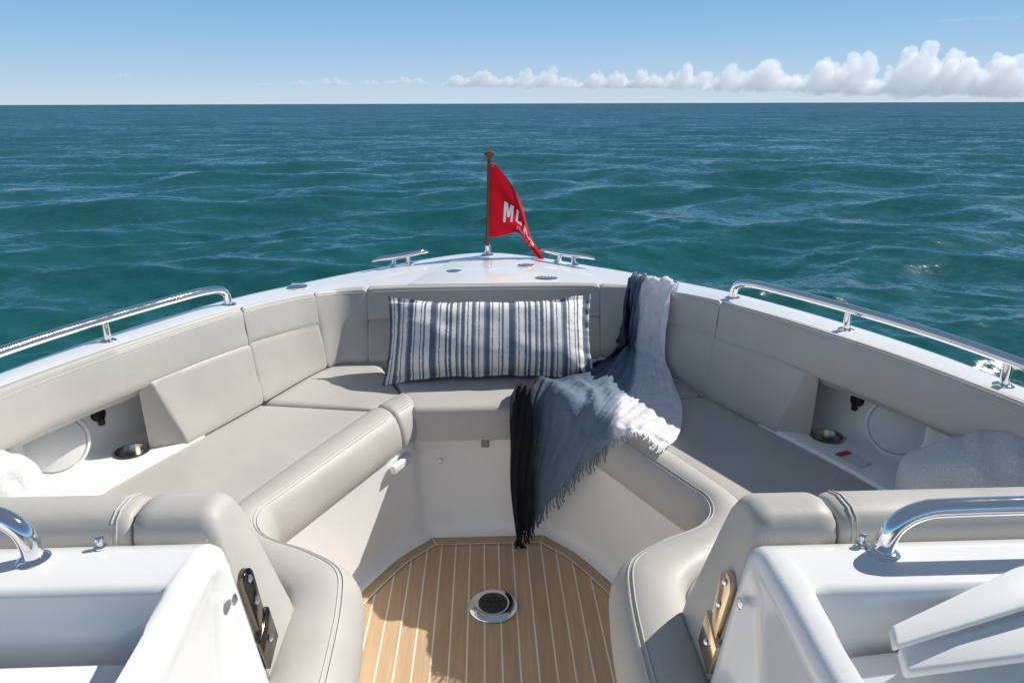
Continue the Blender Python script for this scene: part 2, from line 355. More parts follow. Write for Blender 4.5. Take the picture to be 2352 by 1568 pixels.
def bthing(sx,sm,label): 
    p=(TOP(sm)+BOT(sm))/2; return thing('backrest_cushion',label,'backrest',(p.x*sx,p.y,.59),G1)
SA,SB=(.385,.8915),(.335,.9045)
b=bthing(1,0,'grey bow backrest cushion behind the striped pillow, widest one facing aft')
mk('pad',back(1,-1,1,P_FULL,40),VINYL,b); mk('stitching',join(seamline(1,-1,1,*SA),seamline(1,-1,1,*SB)),STITCH,b)
for sx in (-1,1):
    lc={-1:'curved grey corner backrest left of the striped pillow',1:'curved grey corner backrest behind the draped throw'}[sx]
    b=bthing(sx,1.5,lc); mk('pad',back(sx,1,2,P_PLAIN,16),VINYL,b); mk('stitching',seamline(sx,1,2,*SA),STITCH,b)
    lc={-1:'short grey side backrest with horizontal seam between the left corner and the long left backrest',1:'short grey side backrest right of the white end of the throw'}[sx]
    b=bthing(sx,2.5,lc); mk('pad',back(sx,2,3,P_FULL,18),VINYL,b); mk('stitching',join(seamline(sx,2,3,*SA),seamline(sx,2,3,*SB)),STITCH,b)
    lc={-1:'long sunlit grey backrest bridging the speaker pocket on the left side',1:'long shaded grey backrest bridging the speaker pocket on the right side'}[sx]
    b=bthing(sx,5,lc); mk('upper_band',back(sx,3,7,P_BAND,60),VINYL,b); mk('lower_block',back(sx,3,4.02,P_LOW,20,.010),VINYL,b); mk('lower_block',back(sx,5.42,7,P_LOW,26,.012),VINYL,b)
    mk('stitching',join(seamline(sx,3,7,*SA,n=90),seamline(sx,3,7,*SB,n=90)),STITCH,b)
# ---------------------------------------------------------------- seat cushions with front bolster
def patch(A,B,n,m,zt,zb,r,sx=1,crown=.006):
    Lu=sum((((A((i+1)/10)+B((i+1)/10))-(A(i/10)+B(i/10))).length/2) for i in range(10)); Lv=sum((A(i/10)-B(i/10)).length for i in range(11))/11
    us=cluster(n,r/Lu); vs=cluster(m,r/Lv); V=[];F=[]
    for u in us:
        for v in vs:
            p=A(u).lerp(B(u),v); f=rf(min(u,1-u)*Lu,r)*rf(min(v,1-v)*Lv,r)
            V.append(V3(p.x*sx,p.y,zt-r*(1-f)+crown*math.sin(PI*u)*math.sin(PI*v)))
    nu,nv=len(us),len(vs)
    for i in range(nu-1):
        for j in range(nv-1): F.append([i*nv+j,i*nv+j+1,(i+1)*nv+j+1,(i+1)*nv+j])
    loop=[j for j in range(nv)]+[i*nv+nv-1 for i in range(1,nu)]+[(nu-1)*nv+j for j in range(nv-2,-1,-1)]+[i*nv for i in range(nu-2,0,-1)]
    k=len(V); V+=[V3(V[i].x,V[i].y,zb) for i in loop]; n_=len(loop)
    for i in range(n_): j=(i+1)%n_; F.append([loop[i],loop[j],k+j,k+i])
    return V,F
ZS=.585
PB=[(0,.50),(0,.578),(.05,.597),(.16,.609),(.34,.615),(.52,.614),(.68,.606),(.82,.590),(.92,.566),(.985,.532),(1.0,.500),(.985,.470),(.93,.458),(.6,.455),(.15,.455)]
def bolster(sx,s0,s1,n,r=.016):
    L=sum((IN(s0+(s1-s0)*(i+1)/20)-IN(s0+(s1-s0)*i/20)).length for i in range(20)); rings=[]
    for t in cluster(n,r/L):
        s=s0+(s1-s0)*t; O=OU(s);I=IN(s); d=min(t,1-t)*L; ins=r*(1-rf(d,r))
        pts=[V3(O.lerp(I,g).x*sx,O.lerp(I,g).y,z) for g,z in PB]; c=sum(pts,V3(0,0,0))/len(pts)
        rings.append([p+(c-p).normalized()*min(ins,.8*(c-p).length) for p in pts])
    return loft(rings)
def bseam(sx,s0,s1,g,z,n=70): return tube([V3(OU(s).lerp(IN(s),g).x*sx,OU(s).lerp(IN(s),g).y,z) for s in [s0+(s1-s0)*(.02+.96*i/n) for i in range(n+1)]],.0014,6)
SEAM=.82
G2='seat cushions around the bow'
bt=thing('seat_cushion','grey bow seat cushion under the striped pillow','seat cushion',(0,2.67,.45),G2)
Afn=lambda u: V2(-.47+.94*u,2.95); Bfn=lambda u: V2((-.285+.57*u),2.405+.0*u)
mk('pad',patch(Afn,Bfn,20,14,ZS+.006,.455,.028),VINYL,bt)
mk('stitching',tube([V3(-.26+.52*i/20,2.424,.583) for i in range(21)],.0014,6),STITCH,bt)
for sx in (-1,1):
    lab={-1:'sunlit grey corner seat cushion on the left beside the striped pillow',1:'grey corner seat cushion under the draped throw on the right'}[sx]
    t=thing('seat_cushion',lab,'seat cushion',(sx*.6,2.6,.45),G2)
    mk('pad',patch(lambda u: BOT(.86+2.14*u)+V2(.01,.015),lambda u: OU(SEAM*u),18,12,ZS,.455,.02,sx),VINYL,t)
    mk('bolster',bolster(sx,-.02,SEAM,16),VINYL,t); mk('stitching',join(bseam(sx,0,SEAM,.70,.6055,20),bseam(sx,0,SEAM,.76,.600,20)),STITCH,t)
    lab={-1:'long sunlit grey side seat cushion on the left, with an S shaped front bolster',1:'long shaded grey side seat cushion on the right, with an S shaped front bolster'}[sx]
    t=thing('seat_cushion',lab,'seat cushion',(sx*.9,1.7,.45),G2)
    mk('pad',patch(lambda u: BOT(3.0+3.9*u)+V2(.012,0),lambda u: OU(SEAM+(8.6-SEAM)*u),46,14,ZS,.455,.02,sx),VINYL,t)
    mk('bolster',bolster(sx,SEAM,9,110),VINYL,t); mk('stitching',join(bseam(sx,SEAM,9,.70,.6055,160),bseam(sx,SEAM,9,.76,.600,160)),STITCH,t)
# ---------------------------------------------------------------- speaker pockets
def pocketpt(sx,s,g,z): T=TOP0(s);B=BOT(s);p=T+(B-T)*g; return V3(p.x*sx,p.y,z)
PK=[(1.0,.45),(1.0,.590),(.985,.597),(.95,.599),(.48,.599),(.38,.603),(.31,.615),(.27,.64),(.20,.80),(.20,.81),(.06,.81),(.06,.45)]
dg=bpy.context.evaluated_depsgraph_get
for sx in (-1,1):
    cup=pocketpt(sx,4.36,.60,.599)
    rings=[]
    for i in range(37):
        s=3.8+1.8*i/36; k=sms(5.10,5.42,s); rings.append([pocketpt(sx,s,g+(0 if z<.6 or g>.9 or g<.1 else (.60-g)*k),z) for g,z in PK])
    pk=mk('speaker_pocket',loft(rings),LINER,boat)
    cut=mk('cutter',lathe([(.05,-.11),(.05,.05)],cup,n=40),GEL)
    bo=pk.modifiers.new('b','BOOLEAN'); bo.object=cut; bo.operation='DIFFERENCE'; bo.solver='EXACT'
    me=bpy.data.meshes.new_from_object(pk.evaluated_get(dg())); pk.modifiers.clear(); pk.data=me; me.set_sharp_from_angle(angle=R(35))
    bpy.data.objects.remove(cut)
    mk('cup_holder',lathe([(.0,-.10),(.046,-.10),(.0485,-.095),(.0485,.001),(.051,.004),(.056,.004),(.060,.0015),(.058,-.002),(.0495,-.002),(.0495,-.102),(0,-.103)],cup,n=44),DARKCHROME,boat)
    def wall(s,z):
        g=.27-.07*(z-.64)/.16; p=pocketpt(sx,s,g,z); a=pocketpt(sx,s+.05,g,z)-pocketpt(sx,s-.05,g,z); g2=.27-.07*(z+.05-.64)/.16
        bq=pocketpt(sx,s,g2,z+.05)-p; n=a.cross(bq).normalized()
        if n.x*sx>0: n=-n
        return p,n
    p,n=wall(4.84,.695)
    n=(n+V3(0,-.45,.05)).normalized()
    sp=mk('speaker',lathe([(0,-.05),(.10,-.05),(.103,.006),(.100,.014),(.091,.018),(.088,.010),(0,.010)],p+n*.012,n,48),GEL,boat)
    mk('speaker_grille',lathe([(0,.009),(.088,.010),(.085,.019),(.06,.027),(.03,.031),(.0,.032)],p+n*.012,n,48),GRILLE,sp)
    q,n2=wall(4.40,.722)
    mk('power_socket',join(lathe([(0,-.01),(.024,-.01),(.024,.010),(.019,.016),(0,.017)],q,n2,28),box(q+n2*.014+V3(0,0,-.024),(.018,.016,.03),.004)),BLACK,boat)
    if sx==1:
        c=pocketpt(1,4.80,.80,.600); e1=(pocketpt(1,4.9,.8,.6)-pocketpt(1,4.7,.8,.6)).normalized(); e2=V3(-e1.y,e1.x,0)
        st=mk('warning_sticker',([c+e1*a+e2*b_+V3(0,0,.0012) for a,b_ in ((-.05,-.03),(.05,-.03),(.05,.03),(-.05,.03))],[[0,1,2,3]]),pbr('white sticker',(.75,.74,.72),.4),boat,smooth=False)
        mk('warning_band',([c+e1*a+e2*b_+V3(0,0,.0026) for a,b_ in ((-.048,-.028),(-.025,-.028),(-.025,.028),(-.048,.028))],[[0,1,2,3]]),pbr('red print',(.55,.03,.02),.4),st,smooth=False)
# ---------------------------------------------------------------- bow rails, cleats, deck fittings
for sx in (-1,1):
    def rp(s,h,k=.42): p=GUN(s).lerp(TOP(s),k); return V3(p.x*sx,p.y,sheer(s)+h)
    pts=[rp(2.98,0),rp(2.98,.03),rp(3.0,.055),rp(3.08,.073),rp(3.25,.08)]+[rp(3.5+.35*i,.08) for i in range(11)]
    rl=mk('bow_rail',tube(smooth_path(pts,8),.0155,14),CHROME,boat)
    mk('rail_foot',lathe([(.03,0),(.031,.004),(.025,.008),(.018,.010)],rp(2.98,.001)),CHROME,rl)
    for s in (4.07,5.35,6.5):
        mk('stanchion',join(tube([rp(s,0),rp(s,.077)],.012,14),lathe([(.026,0),(.027,.004),(.020,.008),(.014,.010)],rp(s,.002))),CHROME,rl)
    # cleat
    c=V3(sx*.435,3.535,sheer(.8)); d=V3(sx*.77,-.64,0).normalized(); zt=.052
    horn=tube([c+d*a+V3(0,0,zt+dz) for a,dz in ((-.175,-.003),(-.16,.001),(-.12,.004),(-.06,.002),(0,.001),(.06,.002),(.12,.004),(.16,.001),(.175,-.003))],[.003,.009,.012,.014,.015,.014,.012,.009,.003],14)
    cl=mk('cleat',horn,CHROME,boat)
    for a in (-.045,.045): mk('cleat_leg',tube([c+d*a*1.2,c+d*a*1.2+V3(0,0,.008),c+d*a+V3(0,0,.02),c+d*a*.9+V3(0,0,zt)],[.022,.019,.013,.012],14),CHROME,cl)
    p=rp(1.93,.007,.35); mk('deck_filler',join(lathe([(.045,0),(.046,.006),(.036,.011),(.022,.013),(0,.014)],p),box(p+V3(0,0,.017),(.05,.012,.012),.003)),CHROME,boat)
p=PZ(1043,621,hz+.004); mk('deck_latch',lathe([(.032,0),(.033,.003),(.027,.005),(.014,.005),(.012,.003),(0,.003)],(p.x,p.y,hz+.0005),sx=1.2),CHROME,boat)
p=PZ(1208,608,hz+.004); mk('deck_latch',lathe([(.032,0),(.033,.003),(.027,.005),(.014,.005),(.012,.003),(0,.003)],(p.x,p.y,hz+.0005),sx=1.3),CHROME,boat)
p=PZ(1254,637,hz+.004)
vt=mk('deck_vent',lathe([(.046,0),(.048,.003),(.042,.005),(0,.005)],(p.x,p.y,hz-.002),sx=1.2,sy=.9),CHROME,boat)
mk('vent_slot',join(*[box((p.x+a,p.y,hz+.0035),(.005,.05,.002),.0005) for a in (-.03,-.015,0,.015,.03)]),GREYPL,vt)
# front panel fittings
mk('pull_tab',box((.0-.005,2.43,.435),(.032,.010,.05),.004),GREYPL,boat)
def screw(name,c,n,r=.008,par=boat,mat=CHROME): return mk(name,lathe([(r,0),(r,.002),(r*.6,.005),(0,.006)],c,n,16),mat,par)
q=PY(1012,1058,2.447); screw('snap_stud',q,(0,-1,0))
for sx in (-1,1):
    s=.9; a=IN(s).lerp(OU(s),.15); tg=(IN(s+.1)-IN(s-.1)).normalized(); rot=Matrix.Rotation(math.atan2(tg.y,tg.x*sx),3,'Z')
    mk('table_bracket',box((a.x*sx-.015*sx,a.y,.405),(.12,.024,.032),.006,rot),GEL,boat)
    s=2.55; a=IN(s).lerp(OU(s),.1); rot2=rot
    mk('table_bracket',box((a.x*sx-.02*sx,a.y,.30),(.06,.024,.04),.006,rot2),GEL,boat)
    q=IN(7.9).lerp(OU(7.9),.12); screw('snap_stud',(q.x*sx,q.y,.30),(-sx,0,0))
# ---------------------------------------------------------------- consoles with lounge backs
NOREC=[(1.045,.0),(1.045,.90),(1.04,.930),(1.02,.948),(.99,.953),(.90,.953),(.86,.950),(.80,.945),(.70,.94),(.5,.93),(.3,.92),(.3,.0)]
REC=[(1.045,.0),(1.045,.90),(1.04,.930),(1.02,.948),(.99,.953),(.910,.953),(.899,.950),(.893,.940),(.885,.66),(.86,.645),(.3,.64),(.3,.0)]
G3='lounge backrests in front of the consoles'
for sx in (-1,1):
    YO=.05 if sx==-1 else 0.
    rings=[]
    xr=.525 if sx==-1 else .535
    for x0,ins,prof in ((.495,.075,NOREC),(.485,.05,NOREC),(.483,.03,NOREC),(.486,.014,NOREC),(.492,.005,NOREC),(.50,0,NOREC),(xr-.008,0,NOREC),(xr-.003,.0,[(a[0]*.8+b_[0]*.2,a[1]*.96+b_[1]*.04) for a,b_ in zip(NOREC,REC)]),(xr,.0,[(a[0]*.2+b_[0]*.8,a[1]*.85+b_[1]*.15) for a,b_ in zip(NOREC,REC)]),(xr+.004,0,REC),(xr+.03,0,REC),(.9,0,REC),(1.3,0,REC),(1.5,0,REC)):
        c=V2(.7,.5); ring=[]
        for y,z in prof:
            p=V2(y,z); p=p+(c-p).normalized()*ins
            ring.append(V3(sx*(x0-(.953-p.y)*.14),p.x+YO,p.y))
        rings.append(ring)
    cs=mk('console',loft(rings),GEL,boat,ang=50)
    if sx==-1:
        mk('dash_panel',box((-.985,.71+YO,.80),(.83,.26,.12),.016,seg=5),GEL,cs)
        mk('dash_panel',box((-.545,.69+YO,.76),(.035,.26,.10),.012,seg=4),GEL,cs)
        hpz=[(-.785,1.005,.953),(-.785,1.005,.985),(-.797,1.005,1.018),(-.832,1.005,1.044),(-.90,1.005,1.056),(-1.1,1.005,1.057),(-1.4,1.005,1.057)]
    else:
        q=[PZ(2050,1434,.925),PZ(2480,1230,.985),PZ(2560,1330,.965),PZ(2060,1484,.912)]
        mk('dash_hood',prism(q,V3(-.004,.004,-.016),.005,3,.3),GEL,cs)
        q=[PZ(2066,1482,.895),PZ(2540,1330,.94),PZ(2600,1470,.915),PZ(2085,1540,.875)]
        mk('dash_hood',prism(q,V3(-.004,.0,-.018),.005,3,.3),GEL,cs)
        q=[PZ(1944,1502,.845),PZ(2480,1440,.865),PZ(2620,1720,.785),PZ(2004,1720,.775)]
        mk('dash_panel',prism(q,V3(0,0,-.09),.012,4,.3),GEL,cs)
        hpz=[(.70,.985,.953),(.70,.985,.978),(.714,.985,1.012),(.752,.985,1.036),(.82,.985,1.042),(1.1,.985,1.043),(1.4,.985,1.043)]
    h=mk('grab_rail',tube(smooth_path([(a,b_+YO*.5,c_) for a,b_,c_ in hpz],8),.0168,18),CHROME,cs)
    mk('rail_foot',lathe([(.026,0),(.027,.003),(.022,.007),(.018,.009)],(hpz[0][0],hpz[0][1]+YO*.5,.952)),CHROME,cs)
    p=PZ(232,1255,.953) if sx==-1 else PZ(1980,1250,.953)
    mk('snap_stud',lathe([(.011,0),(.011,.003),(.006,.006),(.005,.012),(.008,.015),(.007,.02),(0,.022)],(p.x,min(p.y,1.02+YO),.952),n=18),CHROME,cs)
    # lounge backrest pieces
    LB=[(1.05,.46),(1.05,.90),(1.053,.945),(1.064,.970),(1.085,.981),(1.125,.982),(1.156,.972),(1.174,.945),(1.19,.90),(1.26,.62),(1.275,.47)]
    def lounge(x0,x1,r0,r1,slope):
        rings=[]; L=x1-x0
        for t in cluster(14,.03/L):
            r=r0 if t<.5 else r1; d=min(t,1-t)*L; ins=r*(1-rf(d*r/.03,r)); c=V2(1.14,.75); ring=[]
            for y,z in LB:
                p=V2(y,z); p=p+(c-p).normalized()*ins
                ring.append(V3(sx*(x0+L*t-(.98-p.y)*slope*(1-t)),p.x+YO,p.y))
            rings.append(ring)
        return loft(rings)
    sd_='left' if sx==-1 else 'right'
    t=thing('backrest_cushion','narrow end section of the grey lounge backrest at the %s console, beside the walkway'%sd_,'backrest',(sx*.6,1.15+YO,.46),G3)
    mk('pad',lounge(.503,.655,.026,.012,.16),VINYL,t)
    mk('stitching',join(*[tube([V3(sx*(.518-(.98-z)*.16+.008+e_),y+YO-(0 if y>1.1 else .002),z+.0018) for y,z in ((1.053,.93),(1.064,.958),(1.085,.970),(1.125,.971),(1.155,.961))],.0014,6) for e_ in (0,.009)]),STITCH,t)
    t=thing('backrest_cushion','wide outer section of the grey lounge backrest at the %s console'%sd_,'backrest',(sx*1.0,1.15+YO,.46),G3)
    mk('pad',lounge(.66,1.5,.012,.02,0),VINYL,t)
    mk('stitching',join(*[tube([V3(sx*(.682+e_),y+YO,z) for y,z in ((1.050,.93),(1.053,.946),(1.064,.9715),(1.085,.9825),(1.125,.9835),(1.156,.9735),(1.175,.946))],.0014,6) for e_ in (0,.009)]),STITCH,t)
    # hinge: one slim plate on the walkway side with a wider knuckle plate below
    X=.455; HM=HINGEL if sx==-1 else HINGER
    out=[]
    for cy,cz,r,a0,a1 in ((1.082,.815,.026,0,PI),(1.080,.70,.020,PI,2*PI)):
        for i in range(13):
            a=a0+(a1-a0)*i/12; out.append(V3(sx*(X+(cz+r*math.sin(a)-.75)*.14),cy+YO+r*math.cos(a),cz+r*math.sin(a)))
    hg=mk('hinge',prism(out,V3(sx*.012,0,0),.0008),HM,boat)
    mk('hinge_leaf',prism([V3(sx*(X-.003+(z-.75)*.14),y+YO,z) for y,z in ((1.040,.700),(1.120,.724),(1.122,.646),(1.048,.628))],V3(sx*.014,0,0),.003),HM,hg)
    for cy,cz,e_ in ((1.082,.822,0),(1.082,.77,0),(1.082,.676,.003)): screw('screw',(sx*(X+(cz-.75)*.14-.0005-e_),cy+YO,cz),(-sx,0,.14),.008,hg)
    screw('snap_stud',(sx*(.472-.008),1.0+YO,.84),(-sx,0,.1),.011,boat)
# ---------------------------------------------------------------- flag on its staff
base=PZ(1120,586,sheer(0)+.004); py=base.y; top=PY(1124,362,py)
fl=thing('flag','small red flag with white lettering drooping from a varnished wooden staff at the bow','flag',base)
mk('staff',tube([base+V3(0,0,.03),base.lerp(top,.3),base.lerp(top,.7),top],[.0135,.0125,.0115,.0105],14),VARN,fl)
mk('finial',lathe([(.011,-.006),(.013,0),(.012,.006),(.026,.012),(.031,.02),(.028,.029),(.015,.034),(0,.035)],top),VARN,fl)
mk('staff_socket',lathe([(.035,0),(.036,.004),(.024,.008),(.018,.012),(.017,.055),(.014,.058)],base),CHROME,fl)
Tf=CR([V2(*p) for p in ((1127,366),(1152,393),(1179,430),(1200,475),(1219,540),(1253,600))]); Bf=CR([V2(*p) for p in ((1125,545),(1146,543),(1170,537),(1191,534),(1212,562),(1252,610))])
def flagpt(a,b_,off=0):
    p=Tf(a*5).lerp(Bf(a*5),b_); y=py+.004+a*(.026*math.sin(2*PI*(1.0*b_+.5*a)+.4)+.010*math.sin(2*PI*(2.3*b_-1.2*a)))-.08*a*a
    return PY(p.x,p.y,y-off)
na,nb=50,34; V=[flagpt(i/na,j/nb) for i in range(na+1) for j in range(nb+1)]; Fq=[[i*(nb+1)+j,i*(nb+1)+j+1,(i+1)*(nb+1)+j+1,(i+1)*(nb+1)+j] for i in range(na) for j in range(nb)]
mk('flag_cloth',(V,Fq),pbr('red flag nylon',(.66,.007,.022),.6,var=.06,vs=12,bump=.2,bs=500,trans=.3,spec=.2),fl,ang=0)
WHITE=pbr('white flag print',(.88,.88,.88),.6)
# block letters as strokes in letter boxes: (x,y) corners with x along the fly and y up
GLY={'M':[[(0,0),(.24,0),(.24,1),(0,1)],[(.76,0),(1,0),(1,1),(.76,1)],[(.12,1),(.36,1),(.60,.25),(.40,.25)],[(.64,1),(.88,1),(.60,.25),(.40,.25)]],
     'J':[[(.60,.0),(.85,.12),(.85,1),(.60,1)],[(.15,.0),(.62,.0),(.70,.22),(.15,.22)],[(.05,.1),(.28,.1),(.28,.38),(.05,.38)]]}
def letters(word,a0,a1,b0,b1,gap=.22):
    V=[];F=[]; n=len(word); wl=1/(n+gap*(n-1))
    for i,ch in enumerate(word):
        x0=i*wl*(1+gap)
        for q in GLY[ch]:
            m=6; k=len(V); (ax,ay),(bx,by),(cx,cy),(dx,dy)=q
            for r in range(m+1):
                for s in range(m+1):
                    u=s/m; v=r/m; x=(ax*(1-u)+bx*u)*(1-v)+(dx*(1-u)+cx*u)*v; y=(ay*(1-u)+by*u)*(1-v)+(dy*(1-u)+cy*u)*v
                    fx=1-(x0+x*wl)           # printed side is the far one: seen mirrored
                    bb=b1+(b0-b1)*y; aa=a0+(a1-a0)*fx
                    V.append(flagpt(aa,min(.95,bb+.16*(.5-fx)),.005+.0004*len(F)/100))
            for r in range(m):
                for s in range(m): F.append([k+r*(m+1)+s,k+r*(m+1)+s+1,k+(r+1)*(m+1)+s+1,k+(r+1)*(m+1)+s])
    return V,F
def text_on_flag(body,a0,a1,b0,b1):
    cu=bpy.data.curves.new('t','FONT'); cu.body=body; cu.resolution_u=4; cu.space_character=1.12
    to=bpy.data.objects.new('t',cu); C.objects.link(to); me=bpy.data.meshes.new_from_object(to.evaluated_get(dg())); bpy.data.objects.remove(to)
    bm=bmesh.new(); bm.from_mesh(me); bmesh.ops.triangulate(bm,faces=bm.faces)
    bm.verts.index_update()
    xs=[v.co.x for v in bm.verts]; ys=[v.co.y for v in bm.verts]; x0,x1,y0,y1=min(xs),max(xs),min(ys),max(ys)
    V=[flagpt(a0+(a1-a0)*(x1-v.co.x)/(x1-x0),b1+(b0-b1)*(v.co.y-y0)/(y1-y0),.006) for v in bm.verts]; F=[[v.index for v in f.verts] for f in bm.faces]; bm.free()
    return V,F
mk('flag_lettering',join(letters('MJM',.27,.86,.34,.70),text_on_flag('YACHTS',.55,.84,.80,.92)),WHITE,fl,smooth=False)
mk('grommet',tube([flagpt(.03,.05,.004)+V3(.008*math.cos(i*PI/8),0,.008*math.sin(i*PI/8)) for i in range(17)],.0025,6),CHROME,fl)
# ---------------------------------------------------------------- pillows
def stripes():
    m,t,b=newmat('striped ticking'); L=t.links.new
    tc=nd(t,'ShaderNodeTexCoord'); sx=nd(t,'ShaderNodeSeparateXYZ'); L(tc.outputs['UV'],sx.inputs[0])
    nz=nd(t,'ShaderNodeTexNoise'); nz.inputs['Scale'].default_value=140; nz.inputs['Detail'].default_value=2; L(tc.outputs['Object'],nz.inputs['Vector'])
    ma=nd(t,'ShaderNodeMath',operation='MULTIPLY_ADD'); L(nz.outputs[0],ma.inputs[0]); ma.inputs[1].default_value=.008; L(sx.outputs[0],ma.inputs[2])
    mu=nd(t,'ShaderNodeMath',operation='MULTIPLY'); L(ma.outputs[0],mu.inputs[0]); mu.inputs[1].default_value=2.7
    fr=nd(t,'ShaderNodeMath',operation='FRACT'); L(mu.outputs[0],fr.inputs[0])
    cr=nd(t,'ShaderNodeValToRGB'); cr.color_ramp.interpolation='CONSTANT'
    Wc=(.84,.835,.82,1); Dk=(.03,.04,.055,1); Bl=(.11,.15,.20,1); Md=(.27,.32,.37,1)
    seq=[(0,Bl),(.045,Wc),(.075,Dk),(.087,Wc),(.13,Bl),(.165,Md),(.185,Wc),(.215,Dk),(.227,Wc),(.285,Md),(.305,Bl),(.36,Wc),(.385,Bl),(.40,Wc),(.47,Dk),(.484,Wc),(.51,Bl),(.535,Wc),(.60,Bl),(.675,Md),(.695,Wc),(.72,Dk),(.732,Wc),(.80,Bl),(.825,Wc),(.845,Bl),(.88,Wc),(.935,Dk),(.948,Md),(.975,Wc)]
    e=cr.color_ramp.elements; e[0].position=0; e[0].color=seq[0][1]; e[1].position=seq[1][0]; e[1].color=seq[1][1]
    for p,c in seq[2:]: x=e.new(p); x.color=c
    L(fr.outputs[0],cr.inputs[0]); L(cr.outputs[0],b.inputs['Base Color']); b.inputs['Roughness'].default_value=.9
    n=nd(t,'ShaderNodeTexNoise'); n.inputs['Scale'].default_value=500; L(tc.outputs['Object'],n.inputs['Vector'])
    bp=nd(t,'ShaderNodeBump'); bp.inputs['Strength'].default_value=.5; bp.inputs['Distance'].default_value=.002; L(n.outputs[0],bp.inputs['Height']); L(bp.outputs[0],b.inputs['Normal'])
    return m
def pillow(c,ex,ey,en,w,h,T,fl_=.06,pin=.05,seed=0,n=56,wr=.006,disc=0):
    ex=Vector(ex).normalized(); ey=Vector(ey).normalized(); en=Vector(en).normalized(); V=[];F=[];UV=[]
    for side in (1,-1):
        k=len(V)
        for i in range(n+1):
            for j in range(n+1):
                u=-1+2*i/n; v=-1+2*j/n
                x=w/2*u*(1-pin*.5*(1-v*v)*u*u); y=h/2*v*(1-pin*2.*(1-abs(u)**3)*v*v)
                x*=1-disc+disc*math.sqrt(1-v*v/2); y*=1-disc+disc*math.sqrt(1-u*u/2)
                uu=min(1,abs(u)/(1-fl_*h/w)); vv=min(1,abs(v)/(1-fl_)); t=T/2*((1-uu**3.6)*(1-vv**2.8))**.5
                t+= wr*noise.noise((u*5+seed,v*3,side))*(1 if t>.004 else 0)
                fz=.014*noise.noise((u*7+seed,v*7,3))*(max(abs(u),abs(v))**6)
                V.append(Vector(c)+ex*x+ey*(y+.007*noise.noise((u*4,seed,v)))+en*(side*(t+.002)+fz)); UV.append(((u+1)/2,(v+1)/2))
        for i in range(n):
            for j in range(n): F.append([k+i*(n+1)+j,k+i*(n+1)+j+1,k+(i+1)*(n+1)+j+1,k+(i+1)*(n+1)+j])
    N=(n+1)**2
    lp=[j for j in range(n+1)]+[i*(n+1)+n for i in range(1,n+1)]+[n*(n+1)+j for j in range(n-1,-1,-1)]+[i*(n+1) for i in range(n-1,0,-1)]
    for i in range(len(lp)): a,b_=lp[i],lp[(i+1)%len(lp)]; F.append([a,b_,N+b_,N+a])
    return (V,F),UV
bl=PY(1124,874,2.66); tp=PY(1126,684,2.90)
ey=(tp-bl); hh=ey.length
vf,uv=pillow((bl+tp)/2+V3(0,-.0,.0),(1,-.0,0),ey,V3(1,0,0).cross(ey),.895,hh*1.07,.22,fl_=.13,pin=.085,seed=1,wr=.010)
tag(mk('striped_pillow',vf,stripes(),uv=uv,ang=60),'long lumbar pillow with navy and white vertical stripes leaning on the bow backrest','pillow')
def paisley():
    m,t,b=newmat('grey paisley weave'); L=t.links.new; tc=nd(t,'ShaderNodeTexCoord')
    n=nd(t,'ShaderNodeTexNoise'); n.inputs['Scale'].default_value=12; L(tc.outputs['Object'],n.inputs['Vector'])
    mx=nd(t,'ShaderNodeMix',data_type='VECTOR'); mx.inputs[0].default_value=.1; L(tc.outputs['Object'],mx.inputs[4]); L(n.outputs['Color'],mx.inputs[5])
    vo=nd(t,'ShaderNodeTexVoronoi'); vo.inputs['Scale'].default_value=40; L(mx.outputs[1],vo.inputs['Vector'])
    mu=nd(t,'ShaderNodeMath',operation='MULTIPLY'); mu.inputs[1].default_value=26; L(vo.outputs[0],mu.inputs[0])
    si=nd(t,'ShaderNodeMath',operation='SINE'); L(mu.outputs[0],si.inputs[0])
    cr=nd(t,'ShaderNodeValToRGB'); e=cr.color_ramp.elements; e[0].position=.1; e[0].color=(.60,.595,.59,1); e[1].position=.9; e[1].color=(.70,.695,.685,1); L(si.outputs[0],cr.inputs[0]); L(cr.outputs[0],b.inputs['Base Color']); b.inputs['Roughness'].default_value=.9
    n2=nd(t,'ShaderNodeTexNoise'); n2.inputs['Scale'].default_value=9; n2.inputs['Detail'].default_value=3; L(tc.outputs['Object'],n2.inputs['Vector'])
    bp=nd(t,'ShaderNodeBump'); bp.inputs['Strength'].default_value=.35; bp.inputs['Distance'].default_value=.02; L(n2.outputs[0],bp.inputs['Height']); L(bp.outputs[0],b.inputs['Normal'])
    return m
PAI=paisley()
e1=V3(.84,-.38,.36); e2=V3(.0,.50,.46)
vf,uv=pillow((1.39,1.43,.695),e1,e2,e1.cross(e2),.62,.54,.30,fl_=.02,pin=.03,seed=5,wr=.014,disc=.75)
tag(mk('patterned_pillow',vf,PAI,uv=uv,ang=60),'plump grey patterned pillow on the right seat behind the lounge backrest','pillow')
vf,uv=pillow((-1.37,1.57,.69),(.80,.45,-.25),(-.25,.45,.42),V3(.80,.45,-.25).cross(V3(-.25,.45,.42)),.44,.42,.26,fl_=.02,pin=.02,seed=9,wr=.014,disc=.7)
tag(mk('patterned_pillow',vf,PAI,uv=uv,ang=60),'grey patterned pillow at the left edge, mostly cut off by the frame','pillow')
